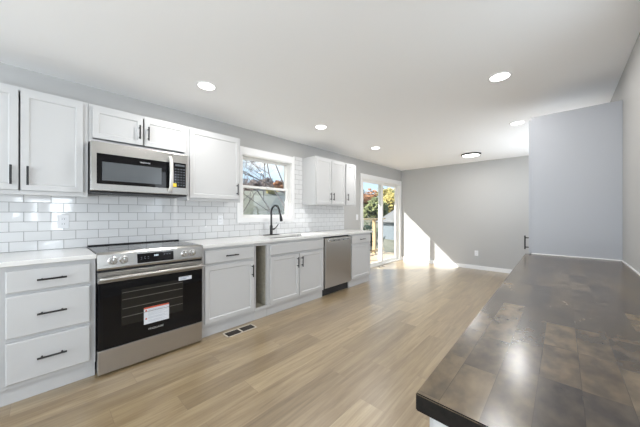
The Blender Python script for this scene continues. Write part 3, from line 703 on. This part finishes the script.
lo = bpy.data.objects.new('lamp', l); COL.objects.link(lo); lo.parent = fl; lo.location = (0, 0, -.040)

# ================================================================== WALL PLATES AND VENTS
def outlet(loc, label, axis, kind='outlet', wide=.072, high=.116):
    g = thing('wall_' + kind, loc, label, kind)
    x, y, z = loc
    def B(a, b_, c_, d, t0, t1, bev=0):
        if axis == 'y': return (x + a, x + b_, y - t1, y - t0, z + c_, z + d, bev)
        return (x - t1, x - t0, y + a, y + b_, z + c_, z + d, bev)
    MB().box(*B(-wide / 2, wide / 2, -high / 2, high / 2, 0, .006, .002)).build('plate', 'plastic', g)
    if kind == 'outlet':
        for s in (-1, 1):
            r = MB().box(*B(-.017, .017, s * .021 - .015, s * .021 + .015, .0055, .0085, .001)).build('socket', 'plastic', g)
            q = MB(); q.box(*B(-.008, -.006, s * .021 - .005, s * .021 + .006, .008, .0089)).box(*B(.006, .008, s * .021 - .005, s * .021 + .006, .008, .0089)); q.build('slot', 'vent_dark', r)
    else:
        MB().box(*B(-.017, .017, -.034, .034, .0055, .0095, .001)).build('rocker', 'plastic', g)
outlet((.130, TY - .0003, 1.147), 'white wall outlet in the tiled splash left of the range', 'y')
outlet((1.535, TY - .0003, 1.135), 'white wall outlet in the tiled splash under the single-door wall cabinet', 'y')
outlet((4.520, -.0003, 1.150), 'white light switch on the grey wall beside the sliding glass door', 'y', 'switch')
outlet((XL - .0003, -1.765, .355), 'white wall outlet low on the far grey wall', 'x')
def vent(cx, cy, lx, ly, label):
    g = thing('floor_vent', (cx, cy, 0), label, 'vent', 'floor vents')
    m = MB(); t = .012
    m.box(cx - lx / 2, cx + lx / 2, cy - ly / 2, cy - ly / 2 + t, .0004, .005, .001).box(cx - lx / 2, cx + lx / 2, cy + ly / 2 - t, cy + ly / 2, .0004, .005, .001)
    m.box(cx - lx / 2, cx - lx / 2 + t, cy - ly / 2, cy + ly / 2, .0004, .005, .001).box(cx + lx / 2 - t, cx + lx / 2, cy - ly / 2, cy + ly / 2, .0004, .005, .001).box(cx - .008, cx + .008, cy - ly / 2, cy + ly / 2, .0004, .005, .001)
    m.build('frame', 'vent', g)
    MB().box(cx - lx / 2 + t, cx + lx / 2 - t, cy - ly / 2 + t, cy + ly / 2 - t, .0004, .0012).build('opening', 'vent_dark', g)
    q = MB()
    for k in range(1, 14):
        xx = cx - lx / 2 + lx * k / 14
        if abs(xx - cx) > .012: q.box(xx - .0012, xx + .0012, cy - ly / 2 + t, cy + ly / 2 - t, .0013, .0032)
    q.build('louver', 'vent_dark', g)
vent(1.415, -.700, .33, .125, 'floor vent with two dark grilles in front of the cabinet right of the range')
vent(5.36, -.085, .30, .11, 'floor vent in the floor in front of the sliding glass door')

# ================================================================== OUTDOORS
def outdoor_rail():
    g = thing('deck_railing', (6.0, 1.45, -.10), 'pale wooden deck railing outside the sliding glass door', 'railing')
    for x in (3.95, 5.75, 7.53): MB().box(x - .045, x + .045, 1.36, 1.45, -.0995, 1.04, .004).build('post', 'lumber', g)
    MB().box(3.85, 8.15, 1.335, 1.475, 1.0405, 1.08, .004).build('top_rail', 'lumber', g)
    MB().box(3.85, 8.15, 1.385, 1.425, -.02, .05, .003).build('bottom_rail', 'lumber', g)
outdoor_rail()
hs = thing('shed', (20, 5.6, -1.3), 'blue-grey outbuilding with a grey roof beyond the deck railing', 'building')
gz = min(hz(18, 4), hz(22, 7.2), hz(18, 7.2)) - .1
MB().box(18.0, 22.0, 4.0, 7.2, gz, .60).build('wall', 'siding', hs)
MB().prism([(3.7, .61), (7.5, .61), (5.6, 1.72)], 'x', 17.7, 22.3).build('roof', 'shingle', hs)

def dirpos(u, dist):
    a = (u - 320) / CAM_F; c, s = math.cos(CAM_TH), math.sin(CAM_TH)
    return dist * (c + a * s), -CAM_D + dist * (s - a * c)
def leaf_tree(u, dist, htop, rad, leaf, label, n=900, size=.30):
    x, y = dirpos(u, dist); z0 = hz(x, y)
    g = thing('leafy_tree', (x, y, z0), label, 'tree', 'trees on the hillside')
    rnd = random.Random(int(u * 31 + dist * 7))
    hh = htop - z0
    t = MB(); t.tube([(x, y, z0 - .3), (x + rnd.uniform(-.2, .2), y, z0 + hh * .35), (x + rnd.uniform(-.3, .3), y, z0 + hh * .75)], [.16 + rad * .03, .12, .04], 8); t.build('trunk', 'bark', g, True)
    b = bmesh.new(); lobes = [(rnd.uniform(-.5, .5) * rad, rnd.uniform(-.5, .5) * rad, z0 + hh * rnd.uniform(.35, .75), rad * rnd.uniform(.55, .8)) for _ in range(7)]
    lobes.append((0, 0, z0 + hh * .80, rad * .6))
    for k in range(n):
        lx, ly, lz, lr = lobes[k % len(lobes)]
        d = Vector((rnd.gauss(0, 1), rnd.gauss(0, 1), rnd.gauss(0, 1))).normalized() * lr * rnd.uniform(.55, 1.0)
        p = Vector((x + lx + d.x, y + ly + d.y, lz + d.z * .9))
        u1 = Vector((rnd.gauss(0, 1), rnd.gauss(0, 1), rnd.gauss(0, 1))).normalized(); v1 = u1.orthogonal().normalized(); s = size * rnd.uniform(.5, 1.1)
        vs = [b.verts.new(p + u1 * s), b.verts.new(p + v1 * s * .6), b.verts.new(p - u1 * s), b.verts.new(p - v1 * s * .6)]
        b.faces.new(vs)
    mb = MB(); mb.join(b); mb.build('crown', leaf, g)
def bare_tree(x, y, height, lean, label, seed, r0=.17, depth=5):
    z0 = hz(x, y); rnd = random.Random(seed)
    g = thing('bare_tree', (x, y, z0), label, 'tree')
    t = MB(); br_ = MB(); cnt = [0]
    def grow(p, d, ln, r, lv, mb):
        pts = [p]; rr = [r]; q = Vector(p); dd = Vector(d)
        for k in range(4):
            dd = (dd + Vector((rnd.gauss(0, .14), rnd.gauss(0, .14), rnd.gauss(.03, .10)))).normalized(); q = q + dd * ln / 4
            pts.append(q.copy()); rr.append(r * (1 - .13 * (k + 1)))
        mb.tube(pts, rr, 6 if lv > 1 else 8); cnt[0] += 1
        if lv >= depth: return
        for k in range(rnd.choice((3, 3, 4)) if lv > 0 else 6):
            i = rnd.choice((2, 3, 4)) if lv else rnd.choice((2, 3, 3, 4, 4))
            ax = Vector((rnd.gauss(0, 1), rnd.gauss(0, 1), rnd.gauss(.2, .7))).normalized()
            nd = (dd * .75 + ax * .75 + Vector(lean) * (.55 if lv == 0 else .12)).normalized()
            grow(pts[i], nd, ln * rnd.uniform(.58, .80), rr[i] * .62, lv + 1, br_)
    grow(Vector((x, y, z0 - .2)), Vector((lean[0] * .25, lean[1] * .25, 1)), height * .45, r0, 0, t)
    t.build('trunk', 'bark', g, True); br_.build('branches', 'bark', g, True)
x, y = dirpos(300, 10.5)
bare_tree(x, y, 8.0, (-.85, .15, .20), 'bare tree whose branches cross the kitchen window', 4, .10, 6)
x, y = dirpos(236, 14.0)
bare_tree(x, y, 7.5, (.5, .0, .4), 'bare tree standing at the left side of the kitchen window view', 9, .09, 5)
tl = [
 (244, 41, 6.6, 1.5, 'leaf_brown', 'brown leafless-looking tree on the ridge at the left of the window view'),
 (268, 41, 6.8, 1.5, 'leaf_brown', 'brown tree on the ridge in the middle of the window view'),
 (293, 42, 6.4, 1.5, 'leaf_brown', 'brown-grey tree on the ridge behind the right sash of the kitchen window'),
 (256, 37, 5.9, 1.5, 'leaf_brown', 'brown tree on the ridge just left of the window middle'),
 (280, 36, 5.6, 1.3, 'leaf_rust', 'rusty tree on the ridge at the right of the window view'),
 (272, 29, 4.0, .5, 'leaf_gold', 'small golden tree on the slope behind the faucet'),
 (358, 38, 4.6, 1.6, 'leaf_dark', 'dark green tree at the left edge of the glass door view'),
 (388, 38, 4.6, 1.6, 'leaf_gold', 'golden tree on the hill in the right door panel'),
 (371, 34, 4.2, 1.5, 'leaf_rust', 'rust-coloured tree in the left door panel'),
 (400, 34, 4.2, 1.5, 'leaf_olive', 'olive tree behind the right jamb of the glass door'),
 (361, 30, 3.5, 1.5, 'leaf_rust', 'rusty tree low in the left door panel'),
 (391, 30, 3.5, 1.5, 'leaf_gold', 'yellow-green tree in the right door panel above the roof'),
 (376, 26, 2.7, 1.3, 'leaf_olive', 'olive tree behind the meeting stile of the glass door'),
 (365, 15, .55, 1.2, 'leaf_dark', 'low dark bushy tree just below the deck rail'),
]
for k, (u, dist, ht, rad, lf, lab) in enumerate(tl):
    leaf_tree(u, dist, ht, rad, M[lf], lab, n=900 if dist > 20 else 600, size=.26 if dist > 20 else .2)
